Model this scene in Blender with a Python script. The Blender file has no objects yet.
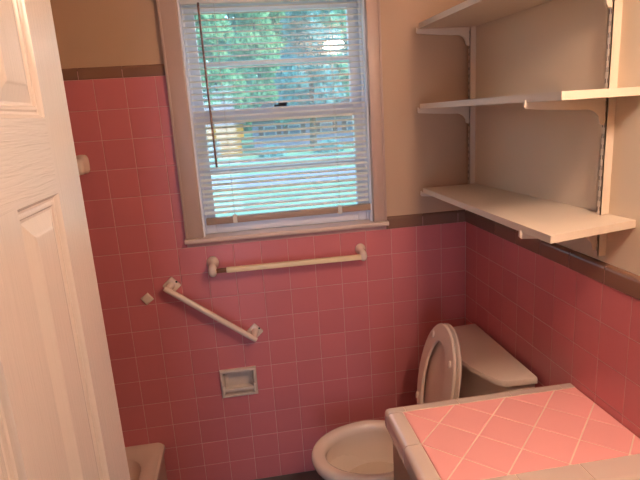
import bpy, bmesh, math, random
from mathutils import Vector, Matrix
random.seed(7)
S = 0.11                      # tile pitch
SC = bpy.context.scene
COL = SC.collection

# ---------------------------------------------------------------- camera, world, light, exposure
cam_d = bpy.data.cameras.new('camera'); cam = bpy.data.objects.new('camera', cam_d); COL.objects.link(cam)
cam.location = (-0.92655, -2.10372, 1.59014)
cam.rotation_euler = (1.3349, 0.0614, -0.1529)
cam_d.sensor_width = 36.0; cam_d.lens = 528.0 / 640.0 * 36.0; cam_d.clip_start = 0.01; cam_d.clip_end = 500
SC.camera = cam
SC.view_settings.view_transform = 'Standard'; SC.view_settings.look = 'None'
SC.view_settings.gamma = 1.0; SC.view_settings.use_curve_mapping = False
SC.view_settings.exposure = 0.0

world = bpy.data.worlds.new('sky'); SC.world = world; world.use_nodes = True
wn = world.node_tree
sky = wn.nodes.new('ShaderNodeTexSky'); sky.sky_type = 'NISHITA'; sky.sun_disc = False
sky.sun_elevation = math.radians(48); sky.sun_rotation = math.radians(100); sky.dust_density = 1.5
wn.links.new(sky.outputs[0], wn.nodes['Background'].inputs[0])
wn.nodes['Background'].inputs[1].default_value = 0.75

sun_d = bpy.data.lights.new('sun', 'SUN'); sun_d.energy = 5.0; sun_d.angle = math.radians(0.6); sun_d.color = (.80, .93, 1.0)
sun = bpy.data.objects.new('sun', sun_d); COL.objects.link(sun); sun.location = (15, -2, 15)
sun.rotation_euler = Vector((-0.75, 0.18, -0.9)).to_track_quat('-Z', 'Y').to_euler()

# cool fill light added in the unseen hall behind the camera
hl_d = bpy.data.lights.new('hall_fill_light', 'AREA'); hl_d.shape = 'RECTANGLE'; hl_d.size = 0.8; hl_d.size_y = 1.9
hl_d.energy = 36; hl_d.color = (.62, .74, 1.0)
hl = bpy.data.objects.new('hall_fill_light', hl_d); COL.objects.link(hl)
hl.location = (-1.35, -4.97, 1.08); hl.rotation_euler = (math.radians(90), 0, 0)
LAMP_STRENGTH = 178.0

# ---------------------------------------------------------------- materials
def lin(h):
    h = h.lstrip('#'); c = [int(h[i:i+2], 16) / 255 for i in (0, 2, 4)]
    return tuple((v / 12.92 if v <= .04045 else ((v + .055) / 1.055) ** 2.4) for v in c) + (1,)
def mat(name, hexcol, rough=.5, vary=.06, scale=8, bump=0, bscale=60, coat=0, metal=0, spec=.5, hex2=None, trans=0):
    m = bpy.data.materials.new(name); m.use_nodes = True
    nt = m.node_tree; N = nt.nodes; L = nt.links; b = N['Principled BSDF']
    c = lin(hexcol)
    b.inputs['Roughness'].default_value = rough; b.inputs['Metallic'].default_value = metal
    b.inputs['Specular IOR Level'].default_value = spec; b.inputs['Coat Weight'].default_value = coat
    b.inputs['Coat Roughness'].default_value = .08
    tc = N.new('ShaderNodeTexCoord')
    nz = N.new('ShaderNodeTexNoise'); nz.inputs['Scale'].default_value = scale; nz.inputs['Detail'].default_value = 4
    L.new(tc.outputs['Object'], nz.inputs['Vector'])
    mx = N.new('ShaderNodeMix'); mx.data_type = 'RGBA'
    c2 = lin(hex2) if hex2 else tuple(v * (1 - vary * 2) for v in c[:3]) + (1,)
    c1 = c if hex2 else tuple(min(1, v * (1 + vary)) for v in c[:3]) + (1,)
    mx.inputs['A'].default_value = c1; mx.inputs['B'].default_value = c2
    L.new(nz.outputs['Fac'], mx.inputs['Factor']); L.new(mx.outputs['Result'], b.inputs['Base Color'])
    if bump:
        n2 = N.new('ShaderNodeTexNoise'); n2.inputs['Scale'].default_value = bscale; n2.inputs['Detail'].default_value = 3
        L.new(tc.outputs['Object'], n2.inputs['Vector'])
        bp = N.new('ShaderNodeBump'); bp.inputs['Strength'].default_value = bump; bp.inputs['Distance'].default_value = .002
        L.new(n2.outputs['Fac'], bp.inputs['Height']); L.new(bp.outputs['Normal'], b.inputs['Normal'])
    if trans: b.inputs['Transmission Weight'].default_value = trans
    return m
def tile_mat(name, hexcol, rough, vary, coat=0.0):
    """glazed tile: each object gets a slightly different shade"""
    m = mat(name, hexcol, rough, .03, 5, .12, 14, coat=coat)
    nt = m.node_tree; N = nt.nodes; L = nt.links
    mx = [n for n in N if n.bl_idname == 'ShaderNodeMix'][0]; b = N['Principled BSDF']
    oi = N.new('ShaderNodeObjectInfo'); hs = N.new('ShaderNodeHueSaturation'); mr = N.new('ShaderNodeMapRange')
    mr.inputs['To Min'].default_value = 1 - vary; mr.inputs['To Max'].default_value = 1 + vary
    L.new(oi.outputs['Random'], mr.inputs['Value']); L.new(mr.outputs['Result'], hs.inputs['Value'])
    L.new(mx.outputs['Result'], hs.inputs['Color']); L.new(hs.outputs['Color'], b.inputs['Base Color'])
    return m
def grain_mat(name, hexcol, rough, axis, amt):
    """painted moulded door skin with pressed wood grain along one axis"""
    m = mat(name, hexcol, rough, .015, 3)
    nt = m.node_tree; N = nt.nodes; L = nt.links; b = N['Principled BSDF']
    tc = N.new('ShaderNodeTexCoord'); mp = N.new('ShaderNodeMapping')
    mp.inputs['Scale'].default_value = (1, 3.0, 60) if axis == 'y' else (1, 60, 3.0)
    L.new(tc.outputs['Object'], mp.inputs['Vector'])
    nz = N.new('ShaderNodeTexNoise'); nz.inputs['Scale'].default_value = 2.6; nz.inputs['Detail'].default_value = 5
    nz.inputs['Distortion'].default_value = 1.2
    L.new(mp.outputs[0], nz.inputs['Vector'])
    bp = N.new('ShaderNodeBump'); bp.inputs['Strength'].default_value = amt; bp.inputs['Distance'].default_value = .0020
    L.new(nz.outputs['Fac'], bp.inputs['Height']); L.new(bp.outputs['Normal'], b.inputs['Normal'])
    return m
def emit_mat(name, col, s):
    m = bpy.data.materials.new(name); m.use_nodes = True; nt = m.node_tree; nt.nodes.clear()
    e = nt.nodes.new('ShaderNodeEmission'); o = nt.nodes.new('ShaderNodeOutputMaterial')
    e.inputs[0].default_value = col + (1,); e.inputs[1].default_value = s
    nt.links.new(e.outputs[0], o.inputs[0]); return m
def glass_mat(name):
    m = bpy.data.materials.new(name); m.use_nodes = True; nt = m.node_tree; nt.nodes.clear()
    t = nt.nodes.new('ShaderNodeBsdfTransparent'); g = nt.nodes.new('ShaderNodeBsdfGlossy'); mx = nt.nodes.new('ShaderNodeMixShader')
    t.inputs[0].default_value = (.90, .97, .97, 1)
    dust = nt.nodes.new('ShaderNodeBsdfTranslucent'); dust.inputs[0].default_value = (.8, .85, .85, 1); m2 = nt.nodes.new('ShaderNodeMixShader'); m2.inputs[0].default_value = .085
    nt.links.new(t.outputs[0], m2.inputs[1]); nt.links.new(dust.outputs[0], m2.inputs[2])
    g.inputs['Roughness'].default_value = .05; mx.inputs[0].default_value = .06; o = nt.nodes.new('ShaderNodeOutputMaterial')
    nt.links.new(m2.outputs[0], mx.inputs[1]); nt.links.new(g.outputs[0], mx.inputs[2]); nt.links.new(mx.outputs[0], o.inputs[0]); return m
def leaf_mat(name, hexcol, hex2):
    m = bpy.data.materials.new(name); m.use_nodes = True; nt = m.node_tree; N = nt.nodes; L = nt.links; N.clear()
    tc = N.new('ShaderNodeTexCoord'); nz = N.new('ShaderNodeTexNoise'); nz.inputs['Scale'].default_value = 1.3; nz.inputs['Detail'].default_value = 3
    L.new(tc.outputs['Object'], nz.inputs['Vector'])
    cr = N.new('ShaderNodeValToRGB'); cr.color_ramp.elements[0].position = .35; cr.color_ramp.elements[1].position = .65
    cr.color_ramp.elements[0].color = lin(hexcol); cr.color_ramp.elements[1].color = lin(hex2)
    L.new(nz.outputs['Fac'], cr.inputs[0])
    d = N.new('ShaderNodeBsdfDiffuse'); t = N.new('ShaderNodeBsdfTranslucent'); mx = N.new('ShaderNodeMixShader'); mx.inputs[0].default_value = .5
    L.new(cr.outputs[0], d.inputs[0]); L.new(cr.outputs[0], t.inputs[0])
    o = N.new('ShaderNodeOutputMaterial'); L.new(d.outputs[0], mx.inputs[1]); L.new(t.outputs[0], mx.inputs[2]); L.new(mx.outputs[0], o.inputs[0]); return m

M = dict(
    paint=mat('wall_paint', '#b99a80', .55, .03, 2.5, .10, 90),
    paint_daylit=mat('wall_paint_daylit', '#dac8b2', .55, .03, 2.5, .10, 90),  # wall paint with cool window daylight mixed into the colour
    ceil=mat('ceiling_paint', '#ece3d8', .8),
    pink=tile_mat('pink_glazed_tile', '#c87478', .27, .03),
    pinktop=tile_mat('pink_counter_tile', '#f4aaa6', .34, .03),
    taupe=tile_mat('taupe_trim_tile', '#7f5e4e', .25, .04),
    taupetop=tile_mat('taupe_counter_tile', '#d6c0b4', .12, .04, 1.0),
    grout=mat('grout', '#cfa29c', .8, .1, 30),
    grouttop=mat('counter_grout', '#f6dcc8', .8, .08, 30),
    floor=mat('floor_vinyl', '#5b5553', .5, .15, 12),
    hallfloor=mat('hall_floor', '#8d7a68', .35, .15, 6),
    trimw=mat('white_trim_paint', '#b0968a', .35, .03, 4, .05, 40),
    stool=mat('stool_paint_lit', '#d0b8ac', .35, .03, 4),  # white trim paint lightened, the light on it put into the colour
    sash=mat('sash_paint_daylit', '#e8e8f0', .4, .03, 5),  # white sash paint with a bluish daylight tint mixed in
    door_v=grain_mat('door_paint_vertical_grain', '#dccfc6', .22, 'z', .35),
    door_h=grain_mat('door_paint_horizontal_grain', '#dccfc6', .22, 'y', .75),
    door_p=grain_mat('door_panel_paint', '#dccfc6', .24, 'z', .35),
    shelf=mat('shelf_white_paint', '#d8c6b4', .4, .05, 6, .08, 30),
    steel=mat('white_enamel_steel', '#dccab8', .35, .03),
    dark=mat('dark_slot', '#2a211c', .7),
    slotm=mat('slot_shadow_brown', '#4a3a30', .7),
    bone=mat('bone_porcelain', '#e6d3c4', .09, .02, 3, coat=.4),
    tub=mat('bone_tub_enamel', '#e0cbbb', .18, .02, 3),
    seat=mat('bone_plastic_seat', '#e4d0c1', .22, .02, 4),
    ceramic=mat('beige_ceramic', '#e4d0c0', .16, .06, 30),
    dish=mat('glazed_soap_dish', '#d8c6b6', .2, .1, 40),
    barcream=mat('cream_plastic_bar', '#f0dab2', .35, .04, 30),
    amber=mat('amber_wood_dowel', '#7a4a1e', .45, .1, 40),
    slat=mat('white_blind_slat', '#f6f3ee', .4, .02),
    rail_shade=mat('blind_rail_shaded_white', '#a48c7a', .4, .03),  # white blind rail, its backlit shade mixed into the tan
    wand=mat('brown_wand', '#7a5a52', .35, .05),
    cord=mat('blind_cord', '#d8d4cc', .8),
    cab=mat('cabinet_paint', '#a58a74', .45, .05, 6),
    brass=mat('brass', '#b08d4a', .3, .05, 8, metal=1),
    chrome=mat('chrome', '#c8c8c8', .15, .02, 8, metal=1),
    lockm=mat('dark_bronze_latch', '#1f1a1c', .4, .05, metal=.3),
    water=mat('bowl_water', '#cdb8a6', .03, .02, 3),
    lawn=mat('lawn_grass', '#437a68', .9, .1, .9, hex2='#86b08c'),
    road=mat('asphalt', '#7c8698', .8, .08, 3),
    bark=mat('bark', '#5a4a3d', .9, .2, 6),
    leafa=leaf_mat('leaves_pale', '#68a894', '#a4d8c0'),
    leafb=leaf_mat('leaves_teal', '#66a4a4', '#9ccccc'),
    leafc=leaf_mat('leaves_yellow_green', '#78b088', '#b8dcac'),
    hwhite=mat('house_white_siding', '#c4c4c8', .8, .03, 2, spec=.1),
    hyellow=mat('house_yellow_siding', '#d08c0c', .8, .05, 2, spec=.05),
    hroof=mat('house_roof', '#6b5a58', .9, .1, 4, spec=.1),
    hlav=mat('house_lavender_siding', '#9a98b4', .8, .05, 2, spec=.1),
    hbrown=mat('house_brown_shutter', '#6a4c48', .8, .05, 2, spec=.1),
    hglass=mat('house_window_glass', '#5a6a86', .2, .05, 4),
    carm=mat('car_paint_dark', '#56506a', .3, .05, 3),
    globe=emit_mat('lamp_globe_glow', (1.0, .76, .58), LAMP_STRENGTH),
    glass=glass_mat('window_glass'),
)

def make_translucent(m, f):
    nt = m.node_tree; N = nt.nodes; b = N['Principled BSDF']; o = [n for n in N if n.bl_idname == 'ShaderNodeOutputMaterial'][0]
    t = N.new('ShaderNodeBsdfTranslucent'); t.inputs[0].default_value = b.inputs['Base Color'].default_value
    t.inputs[0].default_value = (.85, .84, .80, 1); mx = N.new('ShaderNodeMixShader'); mx.inputs[0].default_value = f
    nt.links.new(b.outputs[0], mx.inputs[1]); nt.links.new(t.outputs[0], mx.inputs[2]); nt.links.new(mx.outputs[0], o.inputs[0])
make_translucent(M['slat'], .30)

# ---------------------------------------------------------------- helpers
def link(name, bm, m, parent=None, smooth=False, loc=None):
    me = bpy.data.meshes.new(name)
    if isinstance(bm, bpy.types.Mesh): me = bm
    else:
        bmesh.ops.recalc_face_normals(bm, faces=bm.faces); bm.to_mesh(me); bm.free()
        me.materials.append(M[m])
        if smooth:
            for p in me.polygons: p.use_smooth = True
            if smooth != 'all':
                me.set_sharp_from_angle(angle=math.radians(38))
    o = bpy.data.objects.new(name, me); COL.objects.link(o)
    if parent is not None: o.parent = parent; o.matrix_parent_inverse = parent_inv(parent)
    if loc is not None: o.location = loc
    return o
def parent_inv(p):
    """children are written in world coordinates"""
    return Matrix.Translation(-p.location)
def empty(name, loc=(0, 0, 0)):
    o = bpy.data.objects.new(name, None); COL.objects.link(o); o.location = loc; o.empty_display_size = .05; return o
def tag(o, label=None, cat=None, group=None, kind=None):
    if label: o['label'] = label
    if cat: o['category'] = cat
    if group: o['group'] = group
    if kind: o['kind'] = kind
    return o
def B(): return bmesh.new()
def box(bm, x0, x1, y0, y1, z0, z1, bev=0, seg=2, sel=None):
    vs = [bm.verts.new((x, y, z)) for x in (x0, x1) for y in (y0, y1) for z in (z0, z1)]
    F = [(0, 1, 3, 2), (4, 6, 7, 5), (0, 4, 5, 1), (2, 3, 7, 6), (0, 2, 6, 4), (1, 5, 7, 3)]
    fs = [bm.faces.new([vs[i] for i in f]) for f in F]
    if bev:
        es = set(e for f in fs for e in f.edges)
        if sel: es = [e for e in es if sel((e.verts[0].co + e.verts[1].co) / 2, (e.verts[1].co - e.verts[0].co).normalized())]
        bmesh.ops.bevel(bm, geom=list(es), offset=bev, segments=seg, profile=.5, affect='EDGES', clamp_overlap=True)
    return bm
def loft(bm, rings, cap0=True, cap1=True, closed=True):
    R = [[bm.verts.new(p) for p in r] for r in rings]
    n = len(R[0])
    for a, b in zip(R[:-1], R[1:]):
        for i in range(n if closed else n - 1):
            j = (i + 1) % n
            bm.faces.new((a[i], a[j], b[j], b[i]))
    if cap0: bm.faces.new(R[0][::-1])
    if cap1: bm.faces.new(R[-1])
    return bm
def tube(bm, pts, r, n=12, cap=True):
    """pts: list of points; r: radius or list"""
    P = [Vector(p) for p in pts]; rs = r if isinstance(r, (list, tuple)) else [r] * len(P)
    rings = []; up = None
    for i, p in enumerate(P):
        t = (P[min(i + 1, len(P) - 1)] - P[max(i - 1, 0)]).normalized()
        if up is None:
            up = Vector((0, 0, 1)) if abs(t.z) < .9 else Vector((1, 0, 0))
        u = (up - t * up.dot(t)).normalized(); v = t.cross(u); up = u
        rings.append([p + (u * math.cos(2 * math.pi * k / n) + v * math.sin(2 * math.pi * k / n)) * rs[i] for k in range(n)])
    return loft(bm, rings, cap, cap)
def prism(bm, poly, axis, a, b):
    """extrude a 2-D polygon along an axis from a to b"""
    def P(p, t):
        return {'x': (t, p[0], p[1]), 'y': (p[0], t, p[1]), 'z': (p[0], p[1], t)}[axis]
    return loft(bm, [[P(p, a) for p in poly], [P(p, b) for p in poly]])

# ---------------------------------------------------------------- the room shell
XL = -2.10; YF = -1.77; ZC = 2.42
WX0, WX1, WZ0, WZ1 = -1.102, -0.404, 1.130, 2.035        # window opening
bm = B()
DISH = (-1.101, -0.946, .428, .556)     # soap dish recess
for a in ((XL - .12, WX0, 0, ZC), (WX1, .12, 0, ZC), (WX0, WX1, 0, DISH[2] + .01), (DISH[1] - .01, WX1, DISH[2] + .01, DISH[3] - .01), (WX0, DISH[0] + .01, DISH[2] + .01, DISH[3] - .01),
          (WX0, WX1, DISH[3] - .01, WZ0), (WX0, WX1, WZ1, ZC)):
    box(bm, a[0], a[1], .006, .15, a[2], a[3])
wall_back = tag(link('wall_back', bm, 'paint'), 'tan painted back wall with pink tile wainscot and window', kind='structure')
wall_right = tag(link('wall_right', box(B(), .016, .14, YF - .12, .006, 0, ZC), 'paint_daylit'), 'tan painted right wall above pink tile wainscot', kind='structure')
wall_left = tag(link('wall_left', box(B(), XL - .12, XL, YF - .12, .006, 0, ZC), 'paint'), 'left wall beside the bathtub', kind='structure')
bm = B()
for a in ((XL, -1.29, 0, ZC), (-.46, .016, 0, ZC), (-1.29, -.46, 2.03, ZC)): box(bm, a[0], a[1], YF - .12, YF, a[2], a[3])
wall_front = tag(link('wall_front', bm, 'paint'), 'front wall with the doorway', kind='structure')
ceiling = tag(link('ceiling', box(B(), XL - .12, .14, -5.1, .15, ZC, ZC + .1), 'ceil'), 'plain ceiling over bathroom and hall', kind='structure')
floor = tag(link('floor', box(B(), XL - .12, .14, YF - .06, .15, -.1, 0), 'floor'), 'dark grey bathroom floor', kind='structure')
tag(link('floor_hall', box(B(), XL - .12, .14, -5.1, YF - .06, -.1, 0), 'hallfloor'), 'hall floor outside the doorway', kind='structure')
tag(link('wall_hall_left', box(B(), XL - .12, XL, -5.1, YF - .12, 0, ZC), 'paint'), 'left wall of the hall', kind='structure')
tag(link('wall_hall_right', box(B(), .006, .14, -5.1, YF - .12, 0, ZC), 'paint'), 'right wall of the hall', kind='structure')
tag(link('wall_hall_end', box(B(), XL, .006, -5.1, -5.0, 0, ZC), 'paint'), 'end wall of the hall', kind='structure')

# ---------------------------------------------------------------- wall tiles
TG = .0010    # half joint
_tile_cache = {}
def tile_mesh(w, h, m, t=.006, name='tile'):
    """tile lying in local x (width) / z (height), face towards -y at y=0, centred"""
    key = (round(w, 4), round(h, 4), m, t)
    if key in _tile_cache: return _tile_cache[key]
    bm = B(); rings = []
    for ins, y in ((0, t), (0, .0009), (.0006, .0003), (.0020, 0)):
        a, b = w / 2 - ins, h / 2 - ins
        rings.append([(-a, y, -b), (a, y, -b), (a, y, b), (-a, y, b)])
    loft(bm, rings, cap0=False)
    bmesh.ops.recalc_face_normals(bm, faces=bm.faces)
    me = bpy.data.meshes.new(name); bm.to_mesh(me); bm.free(); me.materials.append(M[m])
    for p in me.polygons: p.use_smooth = False
    _tile_cache[key] = me; return me
def put_tile(parent, wall, a0, a1, z0, z1, m='pink', name='tile', off=0.0):
    """wall 'b': a = x range on the back wall;  wall 'r': a = distance from the corner along the right wall"""
    w, h = a1 - a0 - 2 * TG, z1 - z0 - 2 * TG
    if w < .006 or h < .006: return
    o = bpy.data.objects.new(name, tile_mesh(w, h, m, name=name)); COL.objects.link(o); o.parent = parent
    ca, cz = (a0 + a1) / 2, (z0 + z1) / 2
    j = lambda s: random.gauss(0, s)
    if wall == 'b': o.location = (ca, off + j(.00015), cz); o.rotation_euler = (j(.0028), 0, j(.0028))
    else: o.location = (off + j(.00015), -ca, cz); o.rotation_euler = (j(.0028), 0, math.radians(-90) + j(.0028))
    return o
ZR = lambda r: (16 - r) * S
# grout beds
def bed():      # the right wall's bed with the slightly prouder joint filler behind its cap tiles
    return box(B(), -.0008, .0162, YF, -.0008, ZR(6) + .001, ZR(6) + .040)
CAS_L, CAS_R = -1.168, -0.352
bm = B(); box(bm, XL, CAS_L, .0012, .0062, 0, ZR(0) + .03); 
for a in ((CAS_L, .0022, 0, DISH[2] + .01), (CAS_L, DISH[0] + .01, DISH[2] + .01, DISH[3] - .01), (DISH[1] - .01, .0022, DISH[2] + .01, DISH[3] - .01), (CAS_L, .0022, DISH[3] - .01, 1.118)): box(bm, a[0], a[1], .0012, .0062, a[2], a[3])
box(bm, CAS_R, .0022, .0012, .0062, 1.118, ZR(6) + .04)
box(bm, XL, CAS_L, -.0008, .0062, ZR(0) + .001, ZR(0) + .030); box(bm, CAS_R, 0, -.0008, .0062, ZR(6) + .001, ZR(6) + .040)
link('grout', bm, 'grout', wall_back)
link('grout', box(bed(), .0012, .0162, YF, .0012, 0, ZR(6) + .049), 'grout', wall_right)
def col(c): return (c - 13) * S
hid = []      # tiles that the door and the tub hide: joined in one part
for r in range(16):
    z1, z0 = ZR(r), ZR(r + 1)
    for c in range(-6, 13):
        x0, x1 = col(c), col(c + 1)
        if r < 6:
            if x0 >= CAS_L: continue
            x1 = min(x1, CAS_L)
        x0 = max(x0, XL)
        if x1 - x0 < .01: continue
        if r == 11 and c == 3: continue                      # soap dish
        if r == 11 and c == 4: x0 = DISH[1] - .004
        if r == 6 and x0 < CAS_R and x1 > CAS_L: pass
        if c < -2 or (r >= 14 and c < 0): hid.append((x0, x1, z0, z1)); continue
        put_tile(wall_back, 'b', x0, x1, z0, z1)
def stuff_tiles(name, parent, items, wall):
    bm = B()
    for a0, a1, z0, z1 in items:
        a0 += TG; a1 -= TG; z0 += TG; z1 -= TG
        if wall == 'b': box(bm, a0, a1, 0, .004, z0, z1)
        elif wall == 'r': box(bm, 0, .004, -a1, -a0, z0, z1)
        else: box(bm, XL, XL + .006, -a1, -a0, z0, z1)
    o = link(name, bm, 'pink', parent); o['kind'] = 'stuff'; return o
stuff_tiles('shower_tiles', wall_back, hid, 'b')
stuff_tiles('shower_tiles', wall_left, [(i * S, i * S + S, ZR(r + 1), ZR(r)) for i in range(16) for r in range(16)], 'l')
hid = []
for r in range(6, 16):
    for d in range(0, 16):
        z1, z0 = ZR(r), ZR(r + 1)
        if d >= 11 or (r >= 10 and d >= 7): hid.append((d * S, d * S + S, z0, z1)); continue
        put_tile(wall_right, 'r', d * S, d * S + S, z0, z1)
stuff_tiles('hidden_tiles', wall_right, hid, 'r')
# taupe cap tiles (rounded top edge)
def cap_piece(parent, wall, a0, a1, z0, z1):
    bm = B(); h = z1 - z0 - .001; L_ = a1 - a0 - (2 * TG if wall == 'b' else .0036)
    prof = [(.006, 0), (-.001, 0), (-.0025, .0015), (-.0025, h - .012)]
    for k in range(1, 6):
        t = math.radians(90 * k / 5); prof.append((-.0025 + .012 * (1 - math.cos(t)), h - .012 + .012 * math.sin(t)))
    back = .0160 if wall == 'r' else .0096
    prof += [(back, h), (back, h - .004), (.0062, h - .006)] if wall == 'r' else [(back, h - .002)]
    loft(bm, [[(x, y, z) for (y, z) in prof] for x in (-L_ / 2, L_ / 2)])
    o = link('trim_tile', bm, 'taupe', smooth=True); o.parent = parent
    c_ = (a0 + a1) / 2
    if wall == 'b': o.location = (c_, 0, z0 + .0005)
    else: o.location = (0, -c_, z0 + .0005); o.rotation_euler = (0, 0, math.radians(-90))
x = -1.3228 - .155 * 5
while x < CAS_L - .01:
    if x + .155 > XL: cap_piece(wall_back, 'b', max(x, XL), min(x + .155, CAS_L - .001), ZR(0), ZR(0) + .043)
    x += .155
for a, b in ((CAS_R + .001, -.191), (-.191, -.035), (-.035, 0)): cap_piece(wall_back, 'b', a, b, ZR(6), ZR(6) + .053)
d = .0
while d < 1.75:
    L_ = .1125 if d == 0 else .155
    cap_piece(wall_right, 'r', d + .002 if d == 0 else d, min(d + L_, -YF), ZR(6), ZR(6) + .053); d += L_

# ---------------------------------------------------------------- window
win = tag(empty('window_1', (-.753, 0, WZ0)), 'white double-hung window above the pink tile', kind='structure')
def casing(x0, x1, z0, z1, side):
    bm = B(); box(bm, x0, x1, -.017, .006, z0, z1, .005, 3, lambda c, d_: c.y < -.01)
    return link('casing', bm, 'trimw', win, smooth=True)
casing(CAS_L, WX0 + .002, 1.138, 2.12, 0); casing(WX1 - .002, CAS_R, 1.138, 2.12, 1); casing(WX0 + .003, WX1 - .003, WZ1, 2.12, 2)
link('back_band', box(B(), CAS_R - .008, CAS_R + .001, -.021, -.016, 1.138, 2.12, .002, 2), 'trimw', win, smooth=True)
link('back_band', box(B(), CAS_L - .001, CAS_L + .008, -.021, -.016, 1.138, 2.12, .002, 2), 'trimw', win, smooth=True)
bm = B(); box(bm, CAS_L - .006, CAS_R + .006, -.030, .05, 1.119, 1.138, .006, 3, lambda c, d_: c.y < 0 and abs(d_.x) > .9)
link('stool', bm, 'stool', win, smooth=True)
link('outer_sill', box(B(), WX0, WX1, .05, .20, 1.10, 1.136), 'sash', win)
for x0, x1 in ((WX0, WX0 + .008), (WX1 - .008, WX1)): link('jamb', box(B(), x0, x1, .0061, .15, 1.138, WZ1), 'sash', win)
link('jamb', box(B(), WX0, WX1, .0061, .15, WZ1 - .006, WZ1 + .0), 'sash', win)
for x0, x1 in ((WX0 + .008, WX0 + .018), (WX1 - .018, WX1 - .008)): link('stop', box(B(), x0, x1, .040, .052, 1.138, WZ1 - .006, .003, 2), 'sash', win, smooth=True)
def sash(y0, y1, z0, z1, mz, name):
    s = link(name, box(B(), WX0 + .009, WX0 + .052, y0, y1, z0, z1, .003, 2), 'sash', win, smooth=True)
    link('sash_stile', box(B(), WX1 - .052, WX1 - .009, y0, y1, z0, z1, .003, 2), 'sash', win, smooth=True)
    a, b = WX0 + .052, WX1 - .052
    link('sash_rail', box(B(), a, b, y0, y1, z0, z0 + (.045 if z0 < 1.5 else .038), .003, 2), 'sash', win, smooth=True)
    link('sash_rail', box(B(), a, b, y0, y1, z1 - .040, z1, .003, 2), 'sash', win, smooth=True)
    link('muntin', box(B(), a, b, y0 + .004, y1 - .004, mz - .009, mz + .009, .003, 2), 'sash', win, smooth=True)
    ym = (y0 + y1) / 2
    link('pane', box(B(), a, b, ym - .0015, ym + .0015, z0 + .04, mz - .009), 'glass', win)
    link('pane', box(B(), a, b, ym - .0015, ym + .0015, mz + .009, z1 - .038), 'glass', win)
sash(.054, .086, 1.138, 1.622, 1.385, 'sash_stile')
sash(.090, .122, 1.585, WZ1 - .006, 1.800, 'sash_stile')
link('dark_strip', box(B(), WX0 + .052, WX1 - .052, .052, .056, 1.574, 1.580), 'dark', win)  # thin dark strip just below the lower sash's top rail
bm = B(); box(bm, -.775, -.725, .050, .075, 1.622, 1.634, .003, 2); box(bm, -.758, -.722, .046, .058, 1.634, 1.640, .002, 1)
link('sash_lock', bm, 'lockm', win)

# ---------------------------------------------------------------- mini blind
blind = tag(empty('mini_blind', (-.75, .02, WZ1 - .008)), 'white horizontal mini blind lowered over the window, slats open', 'blind')
BX0, BX1, BY = -1.091, -.415, .022
link('headrail', box(B(), BX0, BX1, BY - .014, BY + .014, 2.004, 2.028, .002, 2), 'slat', blind, smooth=True)
PITCH = .0218; ztop = 1.993; zbot = 1.215
n = int((ztop - zbot) / PITCH) + 1
bm = B(); K = 6; tilt = math.radians(18)
rings = []
for t in (0, .0007):
    pass
prof = []
for k in range(K + 1):
    q = -1 + 2 * k / K; yy = .0125 * q; zz = .0022 * (1 - q * q)
    prof.append((yy * math.cos(tilt) - zz * math.sin(tilt), yy * math.sin(tilt) + zz * math.cos(tilt)))
full = prof + [(y_, z_ - .0006) for y_, z_ in reversed(prof)]
loft(bm, [[(x_, y_, z_) for y_, z_ in full] for x_ in (BX0 + .002, BX1 - .002)])
slat0 = link('slat', bm, 'slat', smooth=True); slat0.parent = blind
for i in range(n):
    o = slat0 if i == 0 else slat0.copy()
    if i: COL.objects.link(o)
    o.parent = blind; o.matrix_parent_inverse = parent_inv(blind)
    sag = random.gauss(0, .0008)
    o.location = (0, BY, ztop - i * PITCH + sag); o.rotation_euler = (random.gauss(0, .025), random.gauss(0, .0012), 0)
br = link('bottom_rail', box(B(), -.341, .341, -.013, .013, -.0135, .0135, .003, 2), 'rail_shade', smooth=True)
br.parent = blind; br.matrix_parent_inverse = parent_inv(blind); br.location = (-.7445, BY, 1.197); br.rotation_euler = (0, -.006, 0)
for cx in (-.9706, -.5407):
    link('cord_clip', box(B(), cx - .009, cx + .009, BY - .0145, BY + .0145, 1.1815, 1.2145, .002, 1), 'cord', blind)
    for yy in (-.0135, .0135): link('ladder_cord', tube(B(), [(cx, BY + yy, 2.006), (cx, BY + yy, 1.21)], .0006, 5), 'cord', blind)
link('wand', tube(B(), [(-1.026, BY - .018, 2.006), (-1.026, BY - .024, 1.99), (-1.0205, BY - .03, 1.41)], .0042, 8), 'wand', blind, smooth=True)

# ---------------------------------------------------------------- towel bar, grab bar, soap dish, small ceramic pieces
tb = tag(empty('towel_bar', (-.77, 0, 1.03)), 'cream towel bar between two ceramic posts under the window', 'towel bar')
def post(x, z, parent, s=1.0, drop=.022):
    bm = B(); rr = []
    for y, rx, rz, dz in ((.0, .026, .029, -.003), (-.006, .026, .029, -.003), (-.014, .022, .025, -.004), (-.024, .0165, .020, -.007), (-.040, .0165, .021, -.013),
                          (-.052, .0185, .026, -.018), (-.066, .0185, .027, -drop), (-.076, .0145, .021, -drop), (-.080, .007, .011, -drop)):
        rr.append([(x + s * rx * math.cos(t), y * s, z + s * (dz + rz * math.sin(t))) for t in [2 * math.pi * k / 20 for k in range(20)]])
    loft(bm, rr); return link('post', bm, 'ceramic', parent, smooth='all')
post(-1.077, 1.032, tb, .95); post(-.466, 1.028, tb, .85)
def bar(parent, name, p0, p1, h, m):
    p0, p1 = Vector(p0), Vector(p1); bm = B(); L_ = (p1 - p0).length
    box(bm, 0, L_, -h / 2, h / 2, -h / 2, h / 2, .003, 2)
    rot = Vector((1, 0, 0)).rotation_difference((p1 - p0).normalized()).to_matrix().to_4x4()
    bm.transform(Matrix.Translation(p0) @ rot); return link(name, bm, m, parent, smooth=True)
PA, PB = Vector((-1.066, -.060, 1.010)), Vector((-.474, -.055, 1.006))
q = PA.lerp(PB, .072)
bar(tb, 'dowel', PA, q, .017, 'amber'); bar(tb, 'bar', q, PB, .020, 'barcream')

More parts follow.
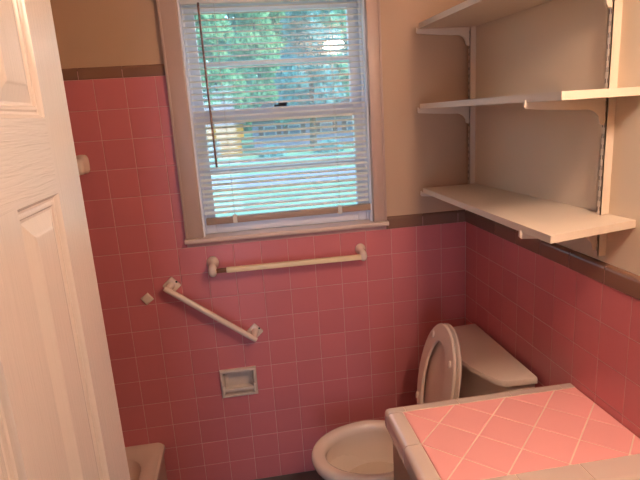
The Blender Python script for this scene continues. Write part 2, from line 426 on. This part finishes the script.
gb = tag(empty('grab_bar', (-1.1, 0, .83)), 'beige grab bar slanting down the pink tile below the window', 'grab bar')
ga, ge = Vector((-1.262, -.048, .950)), Vector((-.942, -.048, .701))
ang = math.atan2(ge.z - ga.z, ge.x - ga.x)
def plate(cx, cz):
    bm = B(); box(bm, -.027, .027, -.010, 0, -.027, .027, .005, 2, lambda c, d_: c.y < -.001)
    bm.transform(Matrix.Translation((cx, 0, cz)) @ Matrix.Rotation(-ang + math.radians(10), 4, 'Y'))
    p = link('end_plate', bm, 'ceramic', gb, smooth=True)
    for s1 in (-1, 1):
        v = Matrix.Rotation(-ang + math.radians(10), 3, 'Y') @ Vector((0, 0, .017 * s1)) + Vector((.008 if s1 > 0 else -.004, 0, .004))
        bm = B(); tube(bm, [(cx + v.x, -.0095, cz + v.z), (cx + v.x, -.0112, cz + v.z)], .0042, 10)
        link('screw', bm, 'dark', p)
    return p
plate(-1.248, .952); plate(-.937, .713)
dv = (ge - ga).normalized()
pts = [Vector((-1.252, -.008, .953)), Vector((-1.258, -.030, .955)), ga - dv * .0 + Vector((0, 0, 0)), ga + dv * .02]
link('rail', tube(B(), [ga - dv * .012, ga, ge, ge + dv * .012], [.0095, .0118, .0118, .0095], 16), 'ceramic', gb, smooth=True)
for a_, b_ in (((-1.252, -.006, .953), ga), ((-.935, -.006, .716), ge)):
    link('stanchion', tube(B(), [a_, Vector(a_).lerp(b_, .5), b_], [.017, .0125, .0115], 14), 'ceramic', gb, smooth=True)

bm = B(); rr = []
for ins, y in ((0, 0), (0, -.008), (.004, -.012), (.010, -.014)):
    a = .0255 - ins; rr.append([(-a, y, 0), (0, y, -a), (a, y, 0), (0, y, a)])
loft(bm, rr)
bm.transform(Matrix.Translation((-1.350, 0, .9075)) @ Matrix.Rotation(math.radians(9), 4, 'Y'))
tag(link('wall_rosette', bm, 'ceramic', smooth=True), 'small beige diamond-shaped ceramic base on pink tile beside the grab bar', 'wall hook')

bm = B(); rr = []
for y, a, zc, hh in ((0, .026, 0, .036), (-.006, .026, 0, .036), (-.016, .021, -.002, .032), (-.045, .018, -.006, .030), (-.058, .017, -.007, .028), (-.064, .011, -.007, .020)):
    pts = []
    for k in range(16):
        t = 2 * math.pi * k / 16; ct, st = math.cos(t), math.sin(t); e = .55
        pts.append((-1.513 + a * math.copysign(abs(ct) ** e, ct), y, 1.458 + zc + hh * math.copysign(abs(st) ** e, st)))
    rr.append(pts)
tag(link('ceramic_bracket', loft(B(), rr), 'ceramic', smooth='all'), 'blocky beige ceramic bracket on the tall pink tile beside the door edge', 'wall bracket')

sd = tag(empty('soap_dish', (-1.0235, 0, .43)), 'beige ceramic soap dish with grab rail set in the pink tile', 'soap dish')
x0, x1, z0, z1 = DISH
bm = B()
rr = []
for ins, y in ((-.0, .002), (0, -.008), (.003, -.014), (.008, -.016), (.012, -.015), (.0145, -.010), (.016, .005), (.020, .030), (.030, .038)):
    rr.append([(x0 + ins, y, z0 + ins), (x1 - ins, y, z0 + ins), (x1 - ins, y, z1 - ins), (x0 + ins, y, z1 - ins)])
loft(bm, rr, cap0=False, cap1=True)
link('frame', bm, 'dish', sd, smooth=True)
link('rail', box(B(), x0 + .012, x1 - .012, -.024, -.013, z0 + .030, z0 + .046, .004, 3), 'dish', sd, smooth=True)
for xx in (x0 + .012, x1 - .012): link('rail_arm', box(B(), xx - .006, xx + .006, -.025, -.010, z0 + .020, z0 + .060, .004, 2), 'dish', sd, smooth=True)

# ---------------------------------------------------------------- toilet
toi = tag(empty('toilet', (-.40, -.385, 0)), 'bone coloured toilet with raised seat between back wall and cabinet', 'toilet')
Y0 = -.392; NR = 40
def egg(sc=1.0, xf=-.772, xb=-.325, b=.184, xc=-.53, z=0, dx=0, scx=None):
    out = []
    for k in range(NR):
        t = 2 * math.pi * k / NR; c_, s_ = math.cos(t), math.sin(t)
        a = (xb - xc) if c_ > 0 else (xc - xf)
        out.append((xc + dx + a * (scx or sc) * c_, Y0 + b * sc * s_ * (1 if c_ < 0 else (1 - .10 * c_ * c_)), z))
    return out
def oval(xc, a, b, z): return [(xc + a * math.cos(2 * math.pi * k / NR), Y0 + b * math.sin(2 * math.pi * k / NR), z) for k in range(NR)]
rings = [oval(-.40, .235, .115, 0), oval(-.40, .232, .112, .015), oval(-.40, .20, .095, .06), oval(-.41, .195, .095, .13), oval(-.44, .215, .12, .20),
         egg(.80, z=.262, dx=.02), egg(.93, z=.300), egg(.985, z=.322), egg(1.0, z=.338), egg(.995, z=.350), egg(.975, z=.3575), egg(.94, z=.360),
         egg(.85, z=.359), egg(.80, z=.354), egg(.775, z=.343), egg(.775, z=.325), egg(.80, z=.312), egg(.77, z=.27), egg(.62, z=.21, dx=.01), egg(.40, z=.165, dx=.02), egg(.2, z=.15, dx=.02)]
link('bowl', loft(B(), rings), 'bone', toi, smooth='all')
link('water', loft(B(), [egg(.60, z=.2085, dx=.011), egg(.60, z=.2105, dx=.011)]), 'water', toi)
bm = B(); box(bm, -.37, -.03, Y0 - .10, Y0 + .11, .20, .356, .03, 4); link('rear_deck', bm, 'bone', toi, smooth=True)
def tank_outline(o=0.0, z=0.0):
    yc = -.377; half = [(-.0185, .2435), (-.085, .2405), (-.128, .236), (-.146, .226), (-.166, .190), (-.181, .158), (-.196, .109), (-.205, .057), (-.208, 0.0)]
    pts = []
    for x_, w_ in half: pts.append((x_ + (o if x_ < -.1 else 0), yc - max(w_ - o, 0) if w_ > 0 else yc, z))
    for x_, w_ in reversed(half[:-1]): pts.append((x_ + (o if x_ < -.1 else 0), yc + max(w_ - o, 0), z))
    return pts
link('tank', loft(B(), [tank_outline(.040, .357), tank_outline(.030, .375), tank_outline(.014, .655), tank_outline(.016, .668)]), 'bone', toi, smooth=True)
link('tank_lid', loft(B(), [tank_outline(.006, .664), tank_outline(.0, .668), tank_outline(.0, .683), tank_outline(.002, .688), tank_outline(.007, .690)]), 'bone', toi, smooth=True)
# flush lever on the tank front
bm = B(); tube(bm, [(-.165, -.20, .615), (-.182, -.20, .615)], .011, 12); tube(bm, [(-.180, -.20, .615), (-.186, -.24, .611), (-.187, -.28, .606)], [.006, .005, .007], 10)
link('flush_lever', bm, 'chrome', toi, smooth=True)
# raised seat and lid, leaning on the tank
H0 = Vector((-.337, -.3846, .375)); UU = Vector((.0891, 0, .4353)).normalized(); NN = Vector((-UU.z, 0, UU.x)); LEN = .4443
def sp(s, y, n_): return H0 + UU * s + Vector((0, y, 0)) + NN * n_
def ringpts(grow, n_, inner=False):
    out = []
    for k in range(NR):
        t = 2 * math.pi * k / NR
        if not inner: s_ = LEN / 2 + (LEN / 2 + grow) * math.cos(t); y_ = (.1575 + grow) * math.sin(t)
        else: s_ = .205 + (.168 + grow) * math.cos(t); y_ = .008 + (.094 + grow) * math.sin(t)
        out.append(sp(s_, y_, n_))
    return out
T_ = .014
rings = [ringpts(-.004, 0), ringpts(0, -.004), ringpts(0, -T_ + .006), ringpts(-.008, -T_), ringpts(.006, -T_, True), ringpts(0, -T_ + .005, True), ringpts(0, -.004, True), ringpts(.004, 0, True), ]
bm = B(); R = [[bm.verts.new(p) for p in r] for r in rings]
for a, b in zip(R, R[1:] + R[:1]):
    for i in range(NR): bm.faces.new((a[i], a[(i + 1) % NR], b[(i + 1) % NR], b[i]))
seat = link('seat', bm, 'seat', toi, smooth=True)
for s_, y_ in ((.375, .082), (.335, -.098), (.10, .118), (.10, -.118)):
    bm = B(); p = sp(s_, y_, 0)
    o_ = []
    for rr_, nn in ((.010, -.001), (.010, .004), (.007, .006)):
        o_.append([p + UU * (1.5 * rr_ * math.cos(2 * math.pi * k / 12)) + Vector((0, rr_ * math.sin(2 * math.pi * k / 12), 0)) + NN * nn for k in range(12)])
    link('bumper', loft(bm, o_), 'seat', seat, smooth=True)
rings = [ringpts(-.003, -.019), ringpts(.001, -.0215), ringpts(.001, -.027), ringpts(-.004, -.031), ringpts(-.05, -.034)]
link('seat_lid', loft(B(), rings), 'seat', toi, smooth=True)
for yy in (-.07, .07):
    bm = B(); box(bm, -.35, -.305, Y0 + yy - .018, Y0 + yy + .018, .355, .392, .008, 3); link('hinge', bm, 'seat', toi, smooth=True)

# ---------------------------------------------------------------- tiled cabinet
VX, VY0, VY1, VZ = -.585, -.757, -1.185, .747
cabn = tag(empty('tiled_cabinet', (-.29, -.97, 0)), 'bathroom cabinet with pink diagonal tile top and taupe rounded border', 'cabinet')
link('body', box(B(), VX + .03, -.002, VY1 + .03, VY0 - .03, .09, VZ - .045), 'cab', cabn)
link('toe_kick', box(B(), VX + .09, -.002, VY1 + .05, VY0 - .05, 0, .092), 'dark', cabn)
bm = B(); box(bm, VX + .012, VX + .0305, VY1 + .045, VY0 - .045, .12, VZ - .075, .004, 2)
dr = link('cabinet_door', bm, 'cab', cabn, smooth=True)
bm = B(); tube(bm, [(VX + .013, -1.10, .60), (VX + .0, -1.10, .60), (VX - .010, -1.10, .60)], [.006, .006, .014], 14)
link('knob', bm, 'brass', dr, smooth=True)
link('grout', box(B(), VX + .012, -.002, VY1 + .012, VY0 - .012, VZ - .046, VZ - .0016), 'grouttop', cabn)
PX0, PX1, PY0, PY1 = -.538, -.0015, -1.110, -.795
def clip(poly, ax, val, keep_less):
    out = []
    for i in range(len(poly)):
        a, b = poly[i], poly[(i + 1) % len(poly)]
        ia = (a[ax] <= val) == keep_less or a[ax] == val; ib = (b[ax] <= val) == keep_less or b[ax] == val
        if ia: out.append(a)
        if ia != ib:
            t = (val - a[ax]) / (b[ax] - a[ax]); out.append((a[0] + t * (b[0] - a[0]), a[1] + t * (b[1] - a[1])))
    return out
def inset(poly, d_):
    c = (sum(p[0] for p in poly) / len(poly), sum(p[1] for p in poly) / len(poly)); n_ = len(poly); out = []
    for i in range(n_):
        p0, p1, p2 = Vector(poly[i - 1]), Vector(poly[i]), Vector(poly[(i + 1) % n_])
        e1 = (p1 - p0).normalized(); e2 = (p2 - p1).normalized()
        n1 = Vector((-e1.y, e1.x)); n2 = Vector((-e2.y, e2.x))
        den = 1 + n1.dot(n2); v = (n1 + n2) / max(den, .3); out.append(tuple(p1 + v * d_))
    return out
def area(p): return .5 * sum(p[i][0] * p[(i + 1) % len(p)][1] - p[(i + 1) % len(p)][0] * p[i][1] for i in range(len(p)))
DG = .156
for i in range(-6, 9):
    for j in range(-6, 7):
        if (i + j) % 2: continue
        cx, cy = -.380 + DG / 2 * (i + 1), -.949 + DG / 2 * j
        poly = [(cx + DG / 2, cy), (cx, cy + DG / 2), (cx - DG / 2, cy), (cx, cy - DG / 2)]
        for ax, v, kl in ((0, PX0, False), (0, PX1, True), (1, PY0, False), (1, PY1, True)):
            poly = clip(poly, ax, v, kl)
            if len(poly) < 3: break
        if len(poly) < 3: continue
        q = [poly[0]]
        for p in poly[1:]:
            if (Vector(p) - Vector(q[-1])).length > .002: q.append(p)
        if (Vector(q[0]) - Vector(q[-1])).length < .002: q.pop()
        if len(q) < 3: continue
        if area(q) < 0: q = q[::-1]
        if area(q) < .0004: continue
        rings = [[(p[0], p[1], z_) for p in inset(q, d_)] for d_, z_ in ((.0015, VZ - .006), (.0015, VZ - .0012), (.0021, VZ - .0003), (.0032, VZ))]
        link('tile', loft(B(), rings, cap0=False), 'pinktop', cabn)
def border(x0, x1, y0, y1, edges, name='border_tile'):
    """edges: which outer sides ('f' far +y, 'n' near -y, 'l' left -x) are bullnosed"""
    bm = B(); g = .0013
    X0, X1 = x0 + (0 if 'l' in edges else g), x1 - g; Ya, Yb = y0 + (0 if 'n' in edges else g), y1 - (0 if 'f' in edges else g)
    def sel(c, d_):
        top = c.z > VZ - .004
        r = False
        if 'f' in edges: r |= top and abs(c.y - Yb) < 1e-5
        if 'n' in edges: r |= top and abs(c.y - Ya) < 1e-5
        if 'l' in edges: r |= top and abs(c.x - X0) < 1e-5
        if 'l' in edges and 'f' in edges: r |= abs(d_.z) > .9 and abs(c.x - X0) < 1e-5 and abs(c.y - Yb) < 1e-5
        if 'l' in edges and 'n' in edges: r |= abs(d_.z) > .9 and abs(c.x - X0) < 1e-5 and abs(c.y - Ya) < 1e-5
        return r
    box(bm, X0, X1, Ya, Yb, VZ - .050, VZ + .0005, .016, 5, sel)
    return link(name, bm, 'taupetop', cabn, smooth=True)
jx = [-.538, -.527 + .0, -.366, -.204, -.042, -.0015]
border(VX, -.527, PY1, VY0, 'lf')
for a, b in ((-.527, -.366), (-.366, -.204), (-.204, -.042), (-.042, -.0015)): border(a, b, PY1, VY0, 'f'); border(a, b, VY1, PY0, 'n')
border(VX, -.527, VY1, PY0, 'ln')
border(VX, PX0, -.9495, PY1, 'l'); border(VX, PX0, PY0, -.9495, 'l')

# ---------------------------------------------------------------- wall shelves
def shelf(label, far, near, drop=0.0, t=.019):
    """far / near: (front x, end y, top z) of the board's two ends; the back edge is notched around the standards"""
    (xa, ya, za), (xb, yb, zb) = far, near
    zz = lambda x, y: za + (zb - za + drop * x / xb) * (y - ya) / (yb - ya)
    out = [(xa, ya), (.0155, ya), (.0155, -.8455), (-.0105, -.8455), (-.0105, -.8665), (.0155, -.8665), (.0155, yb + .026), (xb, yb)]
    bm = B(); loft(bm, [[(x_, y_, zz(x_, y_) - t) for x_, y_ in out], [(x_, y_, zz(x_, y_)) for x_, y_ in out]])
    return tag(link('wall_shelf', bm, 'shelf'), label, 'shelf', 'white wall shelves on slotted standards')
SH = (('lowest white wall shelf, just above the taupe tile cap', (-.209, -.060, 1.270), (-.225, -.990, 1.288)),
      ('middle white wall shelf at eye level, seen edge on', (-.216, -.060, 1.6010), (-.222, -1.004, 1.6040)),
      ('top white wall shelf, seen from below', (-.216, -.060, 1.896), (-.222, -.985, 1.880)))
for a_, d_ in zip(SH, (-.011, 0, 0)): shelf(*a_, drop=d_)
def standard(y, z0, z1, label):
    bm = B(); w = .0085
    box(bm, -.008, .016, y - w, y - w + .0025, z0, z1); box(bm, -.008, .016, y + w - .0025, y + w, z0, z1); box(bm, -.008, -.0055, y - w, y + w, z0, z1)
    st = tag(link('shelf_standard', bm, 'steel'), label, 'shelf standard', 'slotted shelf standards')
    z = z0 + .02; me = None
    while z < z1 - .02:
        for s_ in (-.0035, .0035):
            if me is None:
                o = link('slot', box(B(), -.0084, -.0078, y - .0009, y + .0009, -.0055, .0055), 'slotm'); me = o.data
            else: o = bpy.data.objects.new('slot', me); COL.objects.link(o)
            o.parent = st; o.location = (0, s_, z)
        z += .027
standard(-.046, 1.19, 2.12, 'slotted white shelf standard in the corner by the back wall')
standard(-.856, 1.172, 2.12, 'slotted white shelf standard on the right wall nearer the camera')
def bracket(y, zt, label, dx=0):
    poly = [(-.0082, zt), (-.205, zt), (-.2215, zt + .001), (-.2225, zt + .006), (-.2265, zt + .006), (-.227, zt - .010), (-.222, zt - .0155), (-.16, zt - .021), (-.08, zt - .026)]
    for k in range(7):
        t = math.radians(90 * k / 6); poly.append((-.062 + .040 * math.sin(t) , zt - .026 - .034 * (1 - math.cos(t))))
    poly += [(-.018, zt - .066), (-.0082, zt - .068)]; poly = [(p[0] + (dx if p[0] < -.1 else 0), p[1]) for p in poly]
    bm = B(); prism(bm, poly, 'y', y - .0035, y + .0035)
    tag(link('shelf_bracket', bm, 'steel'), label, 'shelf bracket', 'curved shelf brackets')
for (lb, fa, ne), nm in zip(SH, ('lowest', 'middle', 'top')):
    for y, wh in ((-.0465, 'back wall end'), (-.856, 'near end')):
        zt = fa[2] + (ne[2] - fa[2]) * (y - fa[1]) / (ne[1] - fa[1]) - .0196 - (.0098 if nm == 'lowest' and y < -.5 else 0)
        bracket(y, zt, 'curved white bracket under %s shelf at the %s' % (nm, wh), (fa[0] if y > -.5 else ne[0]) + .222)
# ---------------------------------------------------------------- door
DX = -1.24; DT = .035; EY = -1.012; DW = .75; DZ0, DZ1 = .012, 2.005
door = tag(empty('door_1', (DX, EY - DW, 0)), 'white six-panel door standing open on the left', kind='structure')
st, mu = .1335, .130; pw = (DW - 2 * st - mu) / 2
cols = [(EY - st - pw, EY - st), (EY - st - pw - mu - pw, EY - st - pw - mu)]
rows = [(.235, .665), (.815, 1.485), (1.610, 1.870)]
def dbox(name, y0, y1, z0, z1, m): link(name, box(B(), DX - DT, DX, y0, y1, z0, z1), m, door)
dbox('stile', EY - st, EY, DZ0, DZ1, 'door_v'); dbox('stile', EY - DW, EY - DW + st, DZ0, DZ1, 'door_v')
rz = [DZ0] + [v for r in rows for v in r] + [DZ1]
for k in range(0, len(rz), 2): dbox('rail', EY - DW + st, EY - st, rz[k], rz[k + 1], 'door_h')
for (z0, z1) in rows: dbox('mullion', cols[1][1], cols[0][0], z0, z1, 'door_v')
for y0, y1 in cols:
    for z0, z1 in rows:
        bm = B()
        for sgn, xf in ((1, DX), (-1, DX - DT)):
            rings = []
            for ins, dep in ((0, 0), (.003, .0035), (.006, .0075), (.010, .0085), (.013, .0065), (.017, .0065), (.020, .0095), (.024, .0100), (.028, .0088), (.048, .0030), (.051, .0012), (.054, .0008)):
                rings.append([(xf - sgn * dep, y0 + ins, z0 + ins), (xf - sgn * dep, y1 - ins, z0 + ins), (xf - sgn * dep, y1 - ins, z1 - ins), (xf - sgn * dep, y0 + ins, z1 - ins)])
            loft(bm, rings, cap0=False)
        link('panel', bm, 'door_p', door, smooth=False)
bm = B(); tube(bm, [(DX, EY - .07, .74), (DX + .02, EY - .07, .74), (DX + .035, EY - .07, .74), (DX + .05, EY - .07, .74), (DX + .06, EY - .07, .74)], [.03, .012, .022, .027, .015], 16)
link('knob', bm, 'brass', door, smooth=True)

# ---------------------------------------------------------------- bathtub
tubo = tag(empty('bathtub', (-1.73, -.75, 0)), 'bone bathtub whose corner shows below the door edge', 'bathtub')
def rrect(x0, x1, y0, y1, r, z, n_=6):
    out = []
    for cx, cy, a0 in ((x1 - r, y1 - r, 0), (x0 + r, y1 - r, 90), (x0 + r, y0 + r, 180), (x1 - r, y0 + r, 270)):
        for k in range(n_ + 1):
            t = math.radians(a0 + 90 * k / n_); out.append((cx + r * math.cos(t), cy + r * math.sin(t), z))
    return out
tx0, tx1, ty0, ty1 = XL + .008, -1.362, -1.50, -.003
rings = [rrect(tx0, tx1 - .012, ty0, ty1, .012, 0.0), rrect(tx0, tx1 - .012, ty0, ty1, .012, .20), rrect(tx0, tx1 - .006, ty0, ty1, .012, .222), rrect(tx0, tx1, ty0, ty1, .016, .236),
         rrect(tx0, tx1 - .002, ty0, ty1, .02, .250), rrect(tx0, tx1 - .010, ty0, ty1, .025, .2575), rrect(tx0 + .02, tx1 - .03, ty0 + .02, ty1 - .02, .04, .2585),
         rrect(tx0 + .05, tx1 - .065, ty0 + .05, ty1 - .060, .10, .257), rrect(tx0 + .058, tx1 - .075, ty0 + .058, ty1 - .070, .10, .248), rrect(tx0 + .075, tx1 - .09, ty0 + .08, ty1 - .10, .10, .15), rrect(tx0 + .12, tx1 - .13, ty0 + .14, ty1 - .18, .10, .04), rrect(tx0 + .18, tx1 - .19, ty0 + .22, ty1 - .26, .08, .03)]
link('tub_shell', loft(B(), rings), 'tub', tubo, smooth=True)
link('drain', tube(B(), [(-1.73, -.34, .031), (-1.73, -.34, .034)], .025, 16), 'chrome', tubo)

# ---------------------------------------------------------------- vanity lamp on the right wall, nearer the camera
lamp = tag(empty('wall_lamp', (0, -1.60, 2.05)), 'two-globe wall lamp on the right wall beyond the shelves', 'lamp')
link('back_plate', box(B(), -.022, .016, -1.745, -1.455, 2.01, 2.09, .008, 2), 'chrome', lamp, smooth=True)
for yy in (-1.53, -1.67):
    link('arm', tube(B(), [(-.02, yy, 2.05), (-.15, yy, 2.05)], .012, 12), 'chrome', lamp, smooth=True)
    bm = B(); bmesh.ops.create_uvsphere(bm, u_segments=20, v_segments=12, radius=.058); bm.transform(Matrix.Diagonal((1, 1, .6, 1))); bm.transform(Matrix.Translation((-.20, yy, 2.05)))
    link('globe', bm, 'globe', lamp, smooth='all')

# ---------------------------------------------------------------- outdoors
GZ = -.62
tag(link('ground_lawn', box(B(), -60, 70, .4, 120, GZ - .2, GZ), 'lawn'), 'sunlit lawn outside the window', kind='structure')
tag(link('ground_road', box(B(), -60, 70, 15.2, 19.0, GZ - .1, GZ + .02), 'road'), 'pale blue-grey street beyond the lawn', kind='structure')
tag(link('ground_driveway', box(B(), -60, 70, 25.0, 27.2, GZ - .1, GZ + .02), 'road'), 'grey strip of driveway before the house', kind='structure')
def tree(x, y, h, r, leaf, label, nleaf=2600, base=.8, size=.24):
    rnd = random.Random(int(x * 100 + y * 7))
    t = tag(empty('leafy_tree', (x, y, GZ)), label, 'tree', 'trees across the street')
    pts = [(x, y, GZ), (x + .1, y, GZ + h * .3), (x - .1, y + .1, GZ + h * .75)]
    link('trunk', tube(B(), pts, [.24, .18, .06], 8), 'bark', t, smooth=True)
    V, F = [], []
    blobs = []
    for k in range(44):
        a = rnd.uniform(0, 6.28); zz = rnd.uniform(base, h); q_ = (zz - base) / (h - base)
        rad = r * (1 - .35 * q_) * rnd.uniform(.1, .75); blobs.append((x + rad * math.cos(a), y + rad * math.sin(a) * .8, GZ + zz, r * rnd.uniform(.22, .34)))
    for k in range(nleaf):
        bx_, by_, bz_, br_ = rnd.choice(blobs)
        d_ = Vector((rnd.gauss(0, 1), rnd.gauss(0, 1), rnd.gauss(0, .8))).normalized() * br_ * rnd.uniform(.5, 1.05)
        c = Vector((bx_, by_, bz_)) + d_
        if c.z < GZ + .2: continue
        u = Vector((rnd.gauss(0, 1), rnd.gauss(0, 1), rnd.gauss(0, 1))).normalized(); v = u.orthogonal().normalized()
        s_ = size * rnd.uniform(.6, 1.3); i = len(V)
        V += [c - u * s_, c + v * s_ * .45 + u * s_ * .1, c + u * s_, c - v * s_ * .45 + u * s_ * .1]; F.append((i, i + 1, i + 2, i + 3))
    me = bpy.data.meshes.new('crown'); me.from_pydata([tuple(p) for p in V], [], F); me.materials.append(M[leaf])
    o = bpy.data.objects.new('crown', me); COL.objects.link(o); o.parent = t; o.matrix_parent_inverse = parent_inv(t)
for a_ in ((4.0, 33.5, 12, 2.8, 'leafb', 'blue-green tree in the middle of the window view'),
           (10.6, 34, 12, 2.8, 'leafa', 'pale green tree at the right of the window view'),
           (-9.0, 44, 15, 2.9, 'leafb', 'blue-green tree furthest left outside the window'),
           (-2.3, 43, 16, 2.9, 'leafc', 'yellow-green tree rising behind the yellow house'),
           (7.3, 43, 16, 2.9, 'leafa', 'tall pale green tree behind the blue-green middle tree'),
           (-6.0, 54, 20, 3.2, 'leafa', 'distant pale green tree at the far left of the back row'),
           (1.6, 53, 20, 3.4, 'leafc', 'distant yellow-green tree in the middle of the back row'),
           (12.6, 54, 20, 3.4, 'leafb', 'distant blue-green tree at the far right of the back row')):
    tree(*a_, nleaf=7000, size=.34, base=2.4 if a_[1] < 40 else .8)
for x_, lf, lb in ((-16, 'leafb', 'hazy blue-green tree at the left end of the furthest treeline'), (-5.8, 'leafa', 'hazy pale green tree second from left in the furthest treeline'),
                   (4.4, 'leafc', 'hazy yellow-green tree in the middle of the furthest treeline'), (14.6, 'leafa', 'hazy pale green tree second from right in the furthest treeline'),
                   (24.8, 'leafb', 'hazy blue-green tree at the right end of the furthest treeline')):
    tree(x_, 66, 22, 4.5, lf, lb, nleaf=14000, size=.6)
tree(-.7, 78, 27, 5.2, 'leafa', 'faint pale green tree in the left gap of the furthest treeline', nleaf=14000, size=.65)
tree(21.5, 90, 27, 6, 'leafa', 'faint pale green tree at the far right behind the furthest treeline', nleaf=14000, size=.7)
tree(9.6, 78, 27, 5.2, 'leafb', 'faint blue-green tree in the right gap of the furthest treeline', nleaf=14000, size=.65)
def shrub(x, y, r, leaf, label):
    rnd = random.Random(int(x * 31 + y)); V, F = [], []
    for k in range(500):
        d_ = Vector((rnd.gauss(0, 1), rnd.gauss(0, 1), abs(rnd.gauss(0, 1)))).normalized() * r * rnd.uniform(.6, 1)
        c = Vector((x, y, GZ)) + Vector((d_.x * 1.3, d_.y, d_.z)); u = Vector((rnd.gauss(0, 1), rnd.gauss(0, 1), rnd.gauss(0, 1))).normalized(); v = u.orthogonal().normalized(); s_ = .16 * rnd.uniform(.6, 1.3); i = len(V)
        V += [c - u * s_, c + v * s_ * .5, c + u * s_, c - v * s_ * .5]; F.append((i, i + 1, i + 2, i + 3))
    me = bpy.data.meshes.new('round_shrub'); me.from_pydata([tuple(p) for p in V], [], F); me.materials.append(M[leaf])
    o = bpy.data.objects.new('round_shrub', me); COL.objects.link(o); tag(o, label, 'shrub', 'shrubs across the street')
shrub(.9, 28.2, .6, 'leafb', 'round shrub right of the yellow house outside')
shrub(4.2, 28.6, .7, 'leafb', 'wide round shrub near the right of the lower pane')
shrub(7.0, 28.6, .6, 'leafc', 'small yellow-green shrub at the right of the lower pane')
house = tag(empty('house', (-2.6, 32, GZ)), 'white and yellow house seen through the lower pane', 'house')
link('white_wall', box(B(), -6.5, -2.0, 30, 34, GZ, 1.25), 'hwhite', house); link('yellow_wall', box(B(), -2.0, -.78, 29.6, 34, GZ, 1.15), 'hyellow', house)
link('gable', prism(B(), [(-3.3, .45), (-.6, .45), (-.6, 1.25), (-3.3, 1.25)], 'y', 29.5, 29.62), 'hyellow', house)
link('roof', prism(B(), [(-6.9, 1.25), (-.4, 1.25), (-1.2, 2.4), (-6.0, 2.4)], 'y', 29.3, 34.4), 'hroof', house)
for xx in (-3.2, -4.6):
    w_ = link('window', box(B(), xx - .4, xx + .4, 29.95, 30.02, -.2, .42), 'hwhite', house); link('pane', box(B(), xx - .33, xx + .33, 29.93, 29.96, -.13, .36), 'hglass', w_)
house2 = tag(empty('house', (4.6, 38.5, GZ)), 'pale lavender-grey house right of the yellow one outside', 'house')
link('wall', box(B(), .2, 9.2, 37.6, 40.6, GZ, 1.25), 'hlav', house2)
link('roof', prism(B(), [(-.1, 1.25), (9.5, 1.25), (8.3, 2.5), (1.1, 2.5)], 'y', 37.3, 40.9), 'hroof', house2)
for xx in (1.4, 3.2, 5.6, 7.6):
    w_ = link('window', box(B(), xx - .45, xx + .45, 37.52, 37.61, .15, .9), 'hwhite', house2); link('pane', box(B(), xx - .38, xx + .38, 37.49, 37.53, .22, .83), 'hglass', w_)
    for sx in (-.66, .66): link('shutter', box(B(), xx + sx - .16, xx + sx + .16, 37.54, 37.61, .15, .9), 'hbrown', house2)
